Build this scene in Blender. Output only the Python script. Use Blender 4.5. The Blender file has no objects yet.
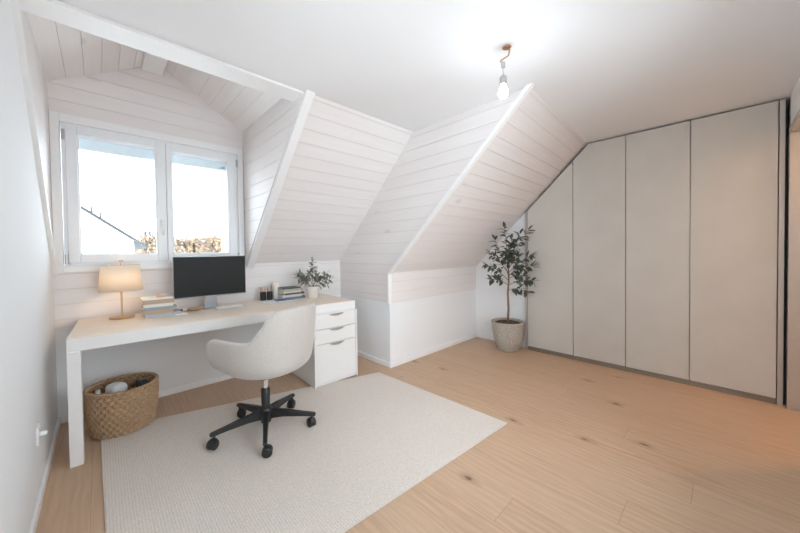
import bpy, bmesh, math, random
from mathutils import Vector, Matrix
R = random.Random(7)
scene = bpy.context.scene
COL = scene.collection
PI = math.pi

# ------------------------------------------------------------------ helpers
def link(o, parent=None):
    COL.objects.link(o)
    if parent: o.parent = parent
    return o

def obj(name, bm, mat, parent=None, smooth=False, loc=None, rotz=0):
    me = bpy.data.meshes.new(name)
    bmesh.ops.recalc_face_normals(bm, faces=bm.faces[:])
    bm.to_mesh(me); bm.free()
    for m in (mat if isinstance(mat, (list, tuple)) else [mat]): me.materials.append(m)
    if smooth:
        for p in me.polygons: p.use_smooth = True
        if smooth == 'auto': me.set_sharp_from_angle(angle=math.radians(40))
    o = link(bpy.data.objects.new(name, me), parent)
    if loc: o.location = loc
    if rotz: o.rotation_euler.z = rotz
    return o

def tag(o, label, cat, group=None):
    o['label'] = label; o['category'] = cat
    if group: o['group'] = group
    return o

def thing(name, label, cat, loc=(0, 0, 0), rotz=0, group=None):
    o = bpy.data.objects.new(name, None); o.empty_display_size = .05
    o.location = loc; o.rotation_euler.z = rotz
    link(o); return tag(o, label, cat, group)

def struct(name, bm, mat, smooth=False):
    o = obj(name, bm, mat, None, smooth); o['kind'] = 'structure'; return o

def B(): return bmesh.new()

def box(bm, x0, x1, y0, y1, z0, z1, bev=0, seg=2, M=None, mi=0):
    vs = [bm.verts.new((x, y, z)) for x in (x0, x1) for y in (y0, y1) for z in (z0, z1)]
    fs = [bm.faces.new([vs[i] for i in q]) for q in ((0, 1, 3, 2), (4, 6, 7, 5), (0, 4, 5, 1), (2, 3, 7, 6), (0, 2, 6, 4), (1, 5, 7, 3))]
    for f in fs: f.material_index = mi
    if M: bmesh.ops.transform(bm, matrix=M, verts=vs)
    if bev:
        es = list({e for f in fs for e in f.edges})
        r = bmesh.ops.bevel(bm, geom=es, offset=bev, segments=seg, profile=.6, affect='EDGES', clamp_overlap=True)
        for f in r['faces']: f.material_index = mi
    return bm

def prism(bm, pts, axis, a, b, bev=0):
    """polygon pts extruded along axis ('x': pts are (y,z); 'y': (x,z); 'z': (x,y)) from a to b"""
    def m(p, t):
        return {'x': (t, p[0], p[1]), 'y': (p[0], t, p[1]), 'z': (p[0], p[1], t)}[axis]
    A = [bm.verts.new(m(p, a)) for p in pts]; C = [bm.verts.new(m(p, b)) for p in pts]
    fs = [bm.faces.new(A), bm.faces.new(C[::-1])]
    n = len(pts)
    for i in range(n): fs.append(bm.faces.new((A[i], C[i], C[(i + 1) % n], A[(i + 1) % n])))
    if bev:
        bmesh.ops.bevel(bm, geom=list({e for f in fs for e in f.edges}), offset=bev, segments=2, affect='EDGES', clamp_overlap=True)
    return bm

def lathe(bm, prof, n=32, cx=0, cy=0, sx=1, sy=1, cap=True):
    rings = []
    for r, z in prof:
        if r < 1e-6: rings.append([bm.verts.new((cx, cy, z))])
        else: rings.append([bm.verts.new((cx + sx * r * math.cos(2 * PI * i / n), cy + sy * r * math.sin(2 * PI * i / n), z)) for i in range(n)])
    for a, b in zip(rings, rings[1:]):
        for i in range(n):
            j = (i + 1) % n
            q = [a[i % len(a)], a[j % len(a)], b[j % len(b)], b[i % len(b)]]
            q = list(dict.fromkeys(q))
            if len(q) > 2: bm.faces.new(q)
    if cap:
        for r_ in (rings[0], rings[-1]):
            if len(r_) > 2: bm.faces.new(r_)
    return bm

def tube(bm, pts, rad, n=8, cap=True):
    pts = [Vector(p) for p in pts]
    rads = rad if isinstance(rad, (list, tuple)) else [rad] * len(pts)
    up = Vector((0, 0, 1)); rings = []
    for i, p in enumerate(pts):
        t = (pts[min(i + 1, len(pts) - 1)] - pts[max(i - 1, 0)]).normalized()
        if i == 0:
            a = t.cross(up if abs(t.z) < .9 else Vector((1, 0, 0))).normalized()
        else:
            a = (a - t * a.dot(t)).normalized()
        b = t.cross(a)
        rings.append([bm.verts.new(p + rads[i] * (a * math.cos(2 * PI * k / n) + b * math.sin(2 * PI * k / n))) for k in range(n)])
    for r0, r1 in zip(rings, rings[1:]):
        for k in range(n): bm.faces.new((r0[k], r0[(k + 1) % n], r1[(k + 1) % n], r1[k]))
    if cap: bm.faces.new(rings[0][::-1]); bm.faces.new(rings[-1])
    return bm

def clip(poly, k, lim, keep_ge):
    out = []
    for i in range(len(poly)):
        p, q = poly[i], poly[(i + 1) % len(poly)]
        ip = (p[k] >= lim) if keep_ge else (p[k] <= lim)
        iq = (q[k] >= lim) if keep_ge else (q[k] <= lim)
        if ip: out.append(p)
        if ip != iq:
            t = (lim - p[k]) / (q[k] - p[k]); out.append((p[0] + t * (q[0] - p[0]), p[1] + t * (q[1] - p[1])))
    return out

def boards(name, poly, fmap, normal, pitch, start=0.0, gap=.0024, t=.007, mats=None):
    """tongue and groove panelling: planks run along u, stack along v; backing board behind the joints"""
    bm = B(); N = Vector(normal).normalized()
    tone = bm.loops.layers.float_color.new('tone')
    v0 = min(p[1] for p in poly); v1 = max(p[1] for p in poly)
    k = math.floor((v0 - start) / pitch)
    rr = random.Random(hash(name) % 1000 if False else sum(map(ord, name)))
    while start + k * pitch < v1:
        a = start + k * pitch + gap / 2; b = a + pitch - gap
        c = clip(clip(poly, 1, a, True), 1, b, False) if True else None
        k += 1
        if len(c) < 3: continue
        cc = []
        for p in c:
            if not cc or (abs(p[0] - cc[-1][0]) + abs(p[1] - cc[-1][1])) > 1e-5: cc.append(p)
        if len(cc) > 1 and (abs(cc[0][0] - cc[-1][0]) + abs(cc[0][1] - cc[-1][1])) < 1e-5: cc.pop()
        if len(cc) < 3: continue
        F = [bm.verts.new(Vector(fmap(*p))) for p in cc]
        Q = [bm.verts.new(Vector(fmap(*p)) - N * t) for p in cc]
        fs = [bm.faces.new(F)]
        n = len(cc)
        for i in range(n): fs.append(bm.faces.new((F[i], Q[i], Q[(i + 1) % n], F[(i + 1) % n])))
        g = rr.random(); h = rr.random()
        for f in fs:
            for l in f.loops: l[tone] = (g, h, 0, 1)
    cx = sum(p[0] for p in poly) / len(poly); cy = sum(p[1] for p in poly) / len(poly)
    back = []
    for p in poly:
        d = math.hypot(p[0] - cx, p[1] - cy); s = 1 + .004 / d
        back.append(Vector(fmap(cx + (p[0] - cx) * s, cy + (p[1] - cy) * s)) - N * (t * .75))
    f = bm.faces.new([bm.verts.new(p) for p in back]); f.material_index = 1
    return struct(name, bm, mats)

# ------------------------------------------------------------------ materials
class NT:
    def __init__(s, name):
        s.m = bpy.data.materials.new(name); s.m.use_nodes = True
        s.t = s.m.node_tree; s.n = s.t.nodes; s.b = s.n['Principled BSDF']
    def add(s, typ, **kw):
        nd = s.n.new(typ)
        for k, v in kw.items():
            if k.startswith('i_'): nd.inputs[k[2:].replace('_', ' ')].default_value = v
            else: setattr(nd, k, v)
        return nd
    def l(s, a, b): s.t.links.new(a, b)
    def math(s, op, a, b=None):
        nd = s.n.new('ShaderNodeMath'); nd.operation = op
        for i, v in enumerate((a, b)):
            if v is None: continue
            if isinstance(v, (int, float)): nd.inputs[i].default_value = v
            else: s.l(v, nd.inputs[i])
        return nd.outputs[0]
    def mix(s, fac, a, b, blend='MIX'):
        nd = s.n.new('ShaderNodeMix'); nd.data_type = 'RGBA'; nd.blend_type = blend
        for sock, v in ((nd.inputs[0], fac), (nd.inputs[6], a), (nd.inputs[7], b)):
            if isinstance(v, (int, float)): sock.default_value = v
            elif isinstance(v, tuple): sock.default_value = (*v, 1) if len(v) == 3 else v
            else: s.l(v, sock)
        return nd.outputs[2]
    def coord(s, scale=(1, 1, 1), kind='Object'):
        tc = s.n.new('ShaderNodeTexCoord'); mp = s.n.new('ShaderNodeMapping')
        mp.inputs['Scale'].default_value = scale
        s.l(tc.outputs[kind], mp.inputs[0]); return mp.outputs[0]
    def noise(s, co, scale, detail=3, rough=.5):
        nd = s.add('ShaderNodeTexNoise'); nd.inputs['Scale'].default_value = scale
        nd.inputs['Detail'].default_value = detail; nd.inputs['Roughness'].default_value = rough
        s.l(co, nd.inputs['Vector']); return nd.outputs[0]
    def ramp(s, fac, stops):
        nd = s.n.new('ShaderNodeValToRGB'); e = nd.color_ramp.elements
        while len(e) < len(stops): e.new(.5)
        for el, (p, c) in zip(e, stops): el.position = p; el.color = (*c, 1) if isinstance(c, tuple) else (c, c, c, 1)
        s.l(fac, nd.inputs[0]); return nd.outputs[0]
    def bump(s, h, strength, dist=.002):
        nd = s.n.new('ShaderNodeBump'); nd.inputs['Strength'].default_value = strength; nd.inputs['Distance'].default_value = dist
        s.l(h, nd.inputs['Height']); s.l(nd.outputs[0], s.b.inputs['Normal'])
    def set(s, **kw):
        for k, v in kw.items():
            k = k.replace('_', ' '); i = s.b.inputs[k]
            if isinstance(v, (int, float)): i.default_value = v
            elif isinstance(v, tuple): i.default_value = (*v, 1) if len(v) == 3 else v
            else: s.l(v, i)
        return s

def plain(name, col, rough=.5, metal=0, var=.04, nscale=30, bump=0, **kw):
    s = NT(name); co = s.coord()
    n = s.noise(co, nscale, 2)
    d = tuple(max(0, c * (1 - var)) for c in col); u = tuple(min(1, c * (1 + var)) for c in col)
    s.set(Base_Color=s.mix(n, d, u), Roughness=rough, Metallic=metal, **kw)
    if bump: s.bump(n, bump)
    return s.m

def plaster(name, col):
    s = NT(name); co = s.coord()
    s.set(Base_Color=s.mix(s.noise(co, 3, 3), tuple(c * .985 for c in col), col), Roughness=.85)
    s.bump(s.noise(co, 260, 3, .6), .22, .0015); return s.m

def panelling(name, stretch, sep):
    """white-glazed softwood; grain runs along the long axis, a few grey knots"""
    s = NT(name)
    at = s.add('ShaderNodeAttribute', attribute_name='tone')
    co0 = s.coord()
    off = s.add('ShaderNodeVectorMath', operation='MULTIPLY_ADD')
    s.l(at.outputs['Color'], off.inputs[0]); off.inputs[1].default_value = (7, 7, 7); s.l(co0, off.inputs[2])
    mp = s.add('ShaderNodeMapping'); mp.inputs['Scale'].default_value = stretch; s.l(off.outputs[0], mp.inputs[0])
    grain = s.noise(mp.outputs[0], 26, 4, .6)
    base = s.mix(grain, (.76, .715, .695), (.85, .815, .80))
    sx = s.add('ShaderNodeSeparateColor'); s.l(at.outputs['Color'], sx.inputs[0])
    base = s.mix(s.math('MULTIPLY', sx.outputs[0], .35), base, (.76, .705, .68))
    mk = s.add('ShaderNodeMapping'); mk.inputs['Scale'].default_value = sep; s.l(off.outputs[0], mk.inputs[0])
    v = s.add('ShaderNodeTexVoronoi'); v.inputs['Scale'].default_value = 2.6; s.l(mk.outputs[0], v.inputs['Vector'])
    kn = s.ramp(v.outputs['Distance'], [(0, 1.0), (.055, .8), (.10, 0.0)])
    base = s.mix(s.math('MULTIPLY', kn, .45), base, (.52, .49, .49))
    s.set(Base_Color=base, Roughness=.55); s.bump(grain, .12, .001)
    return s.m

def oak(name):
    s = NT(name); co = s.coord()
    sp = s.add('ShaderNodeSeparateXYZ'); s.l(co, sp.inputs[0])
    W, L = .19, 2.1
    xr = s.math('DIVIDE', sp.outputs[0], W); ix = s.math('FLOOR', xr); fx = s.math('FRACT', xr)
    wn = s.add('ShaderNodeTexWhiteNoise', noise_dimensions='1D'); s.l(ix, wn.inputs['W'])
    yr = s.math('ADD', s.math('DIVIDE', sp.outputs[1], L), s.math('MULTIPLY', wn.outputs[0], 5.0))
    iy = s.math('FLOOR', yr); fy = s.math('FRACT', yr)
    w2 = s.add('ShaderNodeTexWhiteNoise', noise_dimensions='2D'); cb = s.add('ShaderNodeCombineXYZ')
    s.l(ix, cb.inputs[0]); s.l(iy, cb.inputs[1]); s.l(cb.outputs[0], w2.inputs['Vector'])
    off = s.add('ShaderNodeVectorMath', operation='MULTIPLY_ADD'); s.l(w2.outputs['Color'], off.inputs[0])
    off.inputs[1].default_value = (9, 9, 9); s.l(co, off.inputs[2])
    mp = s.add('ShaderNodeMapping'); mp.inputs['Scale'].default_value = (1, .09, 1); s.l(off.outputs[0], mp.inputs[0])
    g1 = s.noise(mp.outputs[0], 55, 5, .62)
    wv = s.add('ShaderNodeTexWave', wave_type='BANDS', bands_direction='X'); wv.inputs['Scale'].default_value = 9
    wv.inputs['Distortion'].default_value = 9; wv.inputs['Detail'].default_value = 3; wv.inputs['Detail Scale'].default_value = 1.2
    mp2 = s.add('ShaderNodeMapping'); mp2.inputs['Scale'].default_value = (1, .16, 1); s.l(off.outputs[0], mp2.inputs[0]); s.l(mp2.outputs[0], wv.inputs['Vector'])
    c = s.mix(g1, OAK_D, OAK_L)
    c = s.mix(s.math('MULTIPLY', wv.outputs[0], .22), c, OAK_W)
    c = s.mix(s.math('MULTIPLY', w2.outputs[0], .5), c, OAK_T)
    mk = s.add('ShaderNodeMapping'); mk.inputs['Scale'].default_value = (1, .5, 1); s.l(off.outputs[0], mk.inputs[0])
    v = s.add('ShaderNodeTexVoronoi'); v.voronoi_dimensions = '2D'; v.inputs['Scale'].default_value = 1.9; s.l(mk.outputs[0], v.inputs['Vector'])
    dn = s.math('ADD', v.outputs['Distance'], s.math('MULTIPLY', s.math('SUBTRACT', s.noise(mk.outputs[0], 40, 2), .5), .06))
    c = s.mix(s.math('MULTIPLY', s.ramp(dn, [(0, 1.0), (.03, .7), (.085, 0.0)]), .42), c, (.20, .105, .05))
    c = s.mix(s.math('MULTIPLY', s.ramp(dn, [(0, 1.0), (.010, .8), (.028, 0.0)]), .75), c, (.06, .035, .02))
    ex = s.math('MINIMUM', fx, s.math('SUBTRACT', 1.0, fx)); ey = s.math('MINIMUM', fy, s.math('SUBTRACT', 1.0, fy))
    seam = s.math('MAXIMUM', s.math('LESS_THAN', ex, .006), s.math('LESS_THAN', ey, .0007))
    c = s.mix(s.math('MULTIPLY', seam, .35), c, (.16, .085, .045))
    s.set(Base_Color=c, Roughness=s.math('ADD', s.math('MULTIPLY', g1, .2), .36))
    s.bump(s.math('SUBTRACT', g1, seam), .10, .0015); return s.m

def fabric(name, col, scale=420, var=.16, bump=.5, rough=.95):
    s = NT(name); co = s.coord()
    n = s.noise(co, scale, 2, .7); m = s.noise(co, scale * .22, 2)
    f = s.math('ADD', s.math('MULTIPLY', n, .65), s.math('MULTIPLY', m, .35))
    s.set(Base_Color=s.mix(s.ramp(f, [(.3, 0.0), (.7, 1.0)]), tuple(c * (1 - var) for c in col), tuple(min(1, c * (1 + var * .6)) for c in col)), Roughness=rough, Sheen_Weight=.2)
    s.bump(n, bump, .002); return s.m

def rugmat(name):
    s = NT(name); co = s.coord()
    a = s.add('ShaderNodeTexWave', wave_type='BANDS', bands_direction='X'); a.inputs['Scale'].default_value = 26; a.inputs['Distortion'].default_value = 2.2
    a.inputs['Detail'].default_value = 2; a.inputs['Detail Scale'].default_value = 3; s.l(co, a.inputs['Vector'])
    mp = s.coord((1, .35, 1)); n = s.noise(mp, 240, 3, .7); big = s.noise(s.coord(), 5, 3)
    h = s.math('ADD', s.math('MULTIPLY', a.outputs[0], .18), s.math('MULTIPLY', n, 1.0))
    c = s.mix(s.ramp(h, [(.25, 0.0), (.95, 1.0)]), (.50, .43, .37), (.87, .80, .73))
    c = s.mix(s.math('MULTIPLY', big, .22), c, (.64, .565, .50))
    s.set(Base_Color=c, Roughness=.97, Sheen_Weight=.15); s.bump(h, .7, .004); return s.m

def emit(name, col, strength):
    m = bpy.data.materials.new(name); m.use_nodes = True; nt = m.node_tree; nt.nodes.clear()
    e = nt.nodes.new('ShaderNodeEmission'); e.inputs[0].default_value = (*col, 1); e.inputs[1].default_value = strength
    o = nt.nodes.new('ShaderNodeOutputMaterial'); nt.links.new(e.outputs[0], o.inputs[0]); return m

def glassmat(name):
    m = bpy.data.materials.new(name); m.use_nodes = True; nt = m.node_tree; nt.nodes.clear()
    tr = nt.nodes.new('ShaderNodeBsdfTransparent'); gl = nt.nodes.new('ShaderNodeBsdfGlossy'); gl.inputs['Roughness'].default_value = .02
    fr = nt.nodes.new('ShaderNodeFresnel'); fr.inputs['IOR'].default_value = 1.25
    mx = nt.nodes.new('ShaderNodeMixShader'); o = nt.nodes.new('ShaderNodeOutputMaterial')
    tr.inputs[0].default_value = (.97, .985, .985, 1)
    nt.links.new(fr.outputs[0], mx.inputs[0]); nt.links.new(tr.outputs[0], mx.inputs[1]); nt.links.new(gl.outputs[0], mx.inputs[2]); nt.links.new(mx.outputs[0], o.inputs[0]); return m

OAK_D, OAK_L, OAK_W, OAK_T = (.37, .228, .135), (.72, .505, .342), (.31, .178, .10), (.58, .41, .285)
M = {}
M['plaster'] = plaster('white_wall_paint', (.83, .835, .84))
M['ceiling'] = plaster('white_ceiling_paint', (.84, .84, .845))
M['pan_x'] = panelling('white_panelling_lengthwise', (.07, 1, 1), (.55, 1, 1))
M['pan_y'] = panelling('white_panelling_crosswise', (1, .07, 1), (1, .55, 1))
M['joint'] = plain('panelling_joint', (.60, .50, .42), .8)
M['trimw'] = plain('white_painted_trim', (.85, .84, .83), .45, var=.02)
M['frame'] = plain('white_window_plastic', (.83, .84, .85), .35, var=.01)
M['oak'] = oak('oak_floor_planks')
M['rug'] = rugmat('cream_woven_rug')
M['white'] = plain('white_lacquer', (.80, .785, .765), .38, var=.015)
M['deskwood'] = (lambda s: (s.set(Base_Color=s.mix(s.noise(s.coord((.08, 1, 1)), 40, 4), (.76, .64, .525), (.85, .745, .64)), Roughness=.45), s.m)[1])(NT('pale_wood_desktop'))
M['ward'] = (lambda s: (s.set(Base_Color=s.mix(s.noise(s.coord((1, 1, 1)), 4, 4), (.56, .53, .48), (.63, .60, .55)), Roughness=.55), s.m)[1])(NT('beige_wardrobe_front'))
M['wardframe'] = plain('grey_beige_aluminium', (.50, .46, .42), .4, .3)
M['dark'] = plain('gap_shade_black', (.03, .03, .03), .8)  # stands for the shade inside the wardrobe gap
M['chair'] = fabric('light_grey_boucle', (.54, .495, .455))
M['black'] = plain('black_plastic', (.018, .018, .019), .42, var=.1)
M['chrome'] = plain('chrome', (.75, .75, .76), .18, 1)
M['alu'] = plain('brushed_aluminium', (.42, .42, .43), .45, .8)
M['steel'] = plain('satin_steel', (.55, .55, .55), .35, 1)
M['screen'] = plain('black_screen', (.012, .012, .011), .5, var=.05, Specular_IOR_Level=.25)
M['wicker'] = (lambda s: (s.set(Base_Color=s.mix(s.noise(s.coord((1, 1, 1)), 60, 4, .65), (.27, .155, .08), (.64, .43, .26)), Roughness=.7), s.bump(s.noise(s.coord(), 220, 3), .4), s.m)[2])(NT('seagrass_weave'))
M['pot'] = (lambda s: (s.set(Base_Color=s.mix(s.ramp(s.noise(s.coord(), 60, 5, .8), [(.35, 0.0), (.65, 1.0)]), (.30, .26, .22), (.54, .49, .43)), Roughness=.9), s.bump(s.noise(s.coord(), 130, 3), .4), s.m)[2])(NT('speckled_stone_pot'))
M['potw'] = (lambda s: (s.set(Base_Color=s.mix(s.noise(s.coord(), 45, 4, .7), (.60, .54, .48), (.80, .76, .71)), Roughness=.85), s.bump(s.noise(s.coord(), 90, 3), .3), s.m)[2])(NT('chalky_pot'))
M['soil'] = plain('soil', (.09, .055, .035), .95, var=.5, nscale=120, bump=.8)
M['bark'] = plain('bark', (.27, .18, .11), .85, var=.3, nscale=80, bump=.5)
M['leaf'] = plain('dark_leaf', (.085, .10, .075), .42, var=.5, nscale=14)
M['leaf2'] = plain('olive_leaf', (.19, .21, .15), .5, var=.45, nscale=20)
M['copper'] = plain('copper', (.46, .26, .15), .4, .5)
M['brass'] = plain('warm_brass', (.62, .42, .25), .38, .6)
M['shade'] = (lambda s: (s.set(Base_Color=(.86, .78, .68), Roughness=.9, Transmission_Weight=0.0), s.m)[1])(NT('linen_shade'))
M['paper'] = plain('paper', (.80, .77, .71), .9, var=.08, nscale=200)
M['cardwhite'] = plain('white_card', (.84, .84, .83), .6)
M['wax'] = plain('ivory_wax', (.78, .72, .66), .5, Subsurface_Weight=.15)
M['glassdark'] = plain('smoky_glass', (.03, .035, .03), .15)
M['woodmid'] = plain('turned_wood', (.42, .27, .16), .5, var=.25, nscale=25)
M['woodpale'] = plain('pale_turned_wood', (.66, .47, .32), .55, var=.15)
M['towel'] = fabric('white_cotton', (.80, .80, .79), 300, .08, .5)
M['navy'] = fabric('dark_cotton', (.05, .055, .07), 300, .2, .5)
M['glass'] = glassmat('window_glass')

# shade fabric: let light through
def shade_mat():
    m = M['shade']; nt = m.node_tree; b = nt.nodes['Principled BSDF']; o = nt.nodes['Material Output']
    t = nt.nodes.new('ShaderNodeBsdfTranslucent'); t.inputs[0].default_value = (.92, .84, .72, 1)
    mx = nt.nodes.new('ShaderNodeMixShader'); mx.inputs[0].default_value = .42
    nt.links.new(b.outputs[0], mx.inputs[1]); nt.links.new(t.outputs[0], mx.inputs[2]); nt.links.new(mx.outputs[0], o.inputs[0])
shade_mat()

# ------------------------------------------------------------------ the room (metres; window wall y = 0, left wall x = 0)
H = 2.379                     # flat ceiling
XC, XW, XF = 2.438, 4.10, 4.05   # cheek, right wall, wardrobe front
YK, ZB, ZS = -.932, .688, 1.008   # knee wall of the deep bay: front, panelling bottom, slope foot
YA, ZA = -1.307, 1.13        # desk-side slope: ceiling joint, foot height
YB0, YB1 = -2.426, -2.34     # bay slope: ceiling joint at cheek / wardrobe
YR = -3.72                   # rear wall
XE = 4.75

bm = B(); box(bm, -.3, 5.2, -5.6, .3, -.2, 0); struct('floor', bm, M['oak'])
# ceiling: an L-shaped slab
bm = B()
prism(bm, [(-.05, YR - .1), (XE, YR - .1), (XE, YB0 + (YB1 - YB0) * (XE - XC) / (XF - XC) + .004), (XC + .02, YB0 + .004), (XC + .02, YA + .004), (1.36, YA + .004), (1.36, -1.29), (-.05, -1.29)], 'z', H, H + .12)
struct('ceiling', bm, M['ceiling'])
# left wall below the slope line
GY0, GY1, GZ0, GZ1 = -3.45, -2.15, .85, 2.05      # unseen gable window beside the camera, added to light the room
bm = B(); prism(bm, [(GY1, 0), (.05, 0), (.05, 1.12), (-1.30, H + .02), (GY1, H + .02)], 'x', -.12, 0)
box(bm, -.12, 0, YR - .05, GY0, 0, H + .02); box(bm, -.12, 0, GY0, GY1, 0, GZ0); box(bm, -.12, 0, GY0, GY1, GZ1, H + .02); struct('wall_left', bm, M['plaster'])
# plaster below the panelling on the window wall
bm = B(); box(bm, -.05, XC + .05, .012, .15, 0, .73); struct('wall_window', bm, M['plaster'])
X = (1, 0, 0)
pm = [M['pan_x'], M['joint']]; pmy = [M['pan_y'], M['joint']]
boards('wall_window_panelling', [(0, .70), (XC, .70), (XC, ZA), (1.30, ZA), (1.30, 1.111), (0, 1.111)], lambda u, v: (u, 0, v), (0, -1, 0), .1115, .765, mats=pm)
boards('wall_gable', [(0, 2.276), (1.31, 2.276), (1.31, 2.46), (.65, 2.868), (0, 2.49)], lambda u, v: (u, 0, v), (0, -1, 0), .1115, 2.376, mats=pm)
# dormer cheeks
boards('wall_dormer_right', [(.02, 1.10), (.02, 2.50), (-1.30, 2.50), (-1.30, H - .01), (0, ZA - .02)], lambda u, v: (1.31, u, v), (-1, 0, 0), .1115, .765, mats=pmy)
boards('wall_dormer_left', [(.02, 1.10), (.02, 2.50), (-1.30, 2.50), (-1.30, H - .01), (0, ZA - .02)], lambda u, v: (.004, u, v), (1, 0, 0), .1115, .765, mats=pmy)
# dormer ceiling, planks running towards the window
la = math.hypot(.65, .378); lb = math.hypot(.66, .408)
boards('ceiling_dormer_left', [(-1.30, 0), (.02, 0), (.02, la), (-1.30, la)], lambda u, v: (v / la * .65, u, 2.49 + .378 * v / la), (.378, 0, -.65), .1115, .0, mats=pmy)
boards('ceiling_dormer_right', [(-1.30, 0), (.02, 0), (.02, lb), (-1.30, lb)], lambda u, v: (1.31 - v / lb * .66, u, 2.46 + .408 * v / lb), (-.408, 0, -.66), .1115, .0, mats=pmy)
bm = B(); box(bm, .53, .67, -1.29, -.001, 2.776, 2.86, .003); struct('ceiling_ridge_beam', bm, M['trimw'])
bm = B(); box(bm, .0, 1.372, -1.30, -1.135, H - .016, H + .14, .003); struct('trim_1', bm, M['trimw'])
# desk-side slope
LA = math.hypot(YA, H - ZA)
boards('wall_slope_desk', [(1.36, 0), (XC, 0), (XC, LA), (1.36, LA)], lambda u, v: (u, YA * v / LA, ZA + (H - ZA) * v / LA), (0, -(H - ZA), YA), 1.165e-1, .03, mats=pm)
def rake(name, x0, x1, y0, z0, y1, z1, foot, proud, lead):
    """sloping edge board: follows the line (y0,z0)-(y1,z1), stands proud of it, square cut at the foot"""
    d = Vector((y1 - y0, z1 - z0)).normalized(); n = Vector((-d.y, d.x)) if -d.y < 0 else Vector((d.y, -d.x))
    if n.y > 0: n = -n
    sh = proud / -n.y if n.y else proud        # vertical drop of the parallel edge
    sx = proud / -n.x
    bm = B()
    pts = [(y1 + .01, z1), (y0, z0), (y0, foot)] + lead + [(y1 - sx, z1)]
    prism(bm, pts, 'x', x0, x1, .002); return struct(name, bm, M['trimw'])
rake('trim_2', 1.318, 1.385, 0, ZA, YA, H, 1.083, .026, [(-.012, 1.083)])
rake('trim_3', -.01, .022, 0, ZA, YA, H, 1.083, .022, [(-.012, 1.083)])
# cheek between the two slopes
boards('wall_cheek', [(0, .70), (YK, .70), (YK, ZS), (YB0, H), (YA, H), (0, ZA)], lambda u, v: (XC, u, v), (-1, 0, 0), .1115, .765, mats=pmy)
bm = B(); box(bm, XC + .010, XC + .12, YK + .012, .05, 0, .74); struct('wall_cheek_base', bm, M['plaster'])
# bay slope and knee wall
LB = math.hypot(YB0 - YK, H - ZS)
def slopeB(u, v):
    t = v / LB; k = (u - XC) / (XF - XC)
    return (u, YK + (YB0 + (YB1 - YB0) * k - YK) * t, ZS + (H - ZS) * t)
boards('wall_slope_bay', [(XC, 0), (XE, 0), (XE, LB), (XC, LB)], slopeB, (0, -(H - ZS), YB0 - YK), .1165, .02, mats=pm)
boards('wall_knee_panelling', [(XC, ZB), (XW + .02, ZB), (XW + .02, ZS), (XC, ZS)], lambda u, v: (u, YK, v), (0, -1, 0), .1115, .70 - .0115, mats=pm)
bm = B(); box(bm, XC + .12, XW + .15, YK + .012, YK + .15, 0, .74); struct('wall_knee', bm, M['plaster'])
rake('trim_4', 2.402, 2.450, YK, ZS, YB0, H, ZB - .004, .022, [(YK - .022, ZB - .004), (YK - .022, ZS - .011)])
# right wall behind the tree, and behind the wardrobe
bm = B(); box(bm, XW, XW + .12, -1.655, YK + .02, 0, 2.0); struct('wall_right', bm, M['plaster'])
bm = B(); box(bm, XE - .05, XE + .1, YR - .1, -1.55, 0, H + .05); box(bm, XW + .05, XE, -1.655, -1.55, 0, 2.0); struct('wall_niche', bm, M['plaster'])
# rear wall with the doorway to the hall and an unseen window added for fill light
OX0, OX1, OZ = 3.08, 4.0, 2.095
WX0, WX1, WZ0, WZ1 = .60, 2.50, .45, 2.05
bm = B()
box(bm, -.1, WX0, YR - .12, YR, 0, H + .03); box(bm, WX0, WX1, YR - .12, YR, 0, WZ0); box(bm, WX0, WX1, YR - .12, YR, WZ1, H + .03)
box(bm, WX1, OX0, YR - .12, YR, 0, H + .03); box(bm, OX0, OX1, YR - .12, YR, OZ, H + .03); box(bm, OX1, XE, YR - .12, YR, 0, H + .03)
struct('wall_rear', bm, M['plaster'])
bm = B(); t = .05
box(bm, OX1 - .004, OX1 + .045, YR - .125, YR + .008, 0, OZ + .045, .003); box(bm, OX0 - .045, OX0 + .004, YR - .125, YR + .008, 0, OZ + .045, .003)
box(bm, OX0, OX1, YR - .125, YR + .008, OZ - .004, OZ + .045, .003); struct('door_1', bm, M['wardframe'])
bm = B(); box(bm, OX1 + .0, OX1 + .12, -5.6, YR - .12, 0, 2.5); box(bm, 2.55, 2.67, -5.6, YR - .12, 0, 2.5); box(bm, 2.5, 4.2, -5.6, -5.5, 0, 2.5); struct('wall_hall', bm, M['plaster'])
bm = B(); box(bm, 2.5, 4.2, -5.6, YR - .12, 2.4, 2.55); struct('ceiling_hall', bm, M['ceiling'])
w3 = bpy.data.objects.new('fill_window_left', None); link(w3); w3['kind'] = 'structure'  # added out of view to let daylight onto cheek and wardrobe
bm = B(); gm = (GY0 + GY1) / 2
for a, b_ in ((GY0, GY0 + .07), (gm - .05, gm + .05), (GY1 - .07, GY1)): box(bm, -.1, -.03, a, b_, GZ0, GZ1)
box(bm, -.1, -.03, GY0, GY1, GZ0, GZ0 + .07); box(bm, -.1, -.03, GY0, GY1, GZ1 - .07, GZ1)
obj('frame', bm, M['frame'], w3)
bm = B(); box(bm, -.07, -.062, GY0 + .06, GY1 - .06, GZ0 + .06, GZ1 - .06); obj('glass', bm, M['glass'], w3)
w2 = bpy.data.objects.new('fill_window_rear', None); link(w2); w2['kind'] = 'structure'  # added behind the camera as a soft daylight source
bm = B()
for a, b_ in ((WX0, WX0 + .07), ((WX0 + WX1) / 2 - .05, (WX0 + WX1) / 2 + .05), (WX1 - .07, WX1)): box(bm, a, b_, YR - .1, YR - .03, WZ0, WZ1)
box(bm, WX0, WX1, YR - .1, YR - .03, WZ0, WZ0 + .07); box(bm, WX0, WX1, YR - .1, YR - .03, WZ1 - .07, WZ1)
obj('frame', bm, M['frame'], w2)
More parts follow.
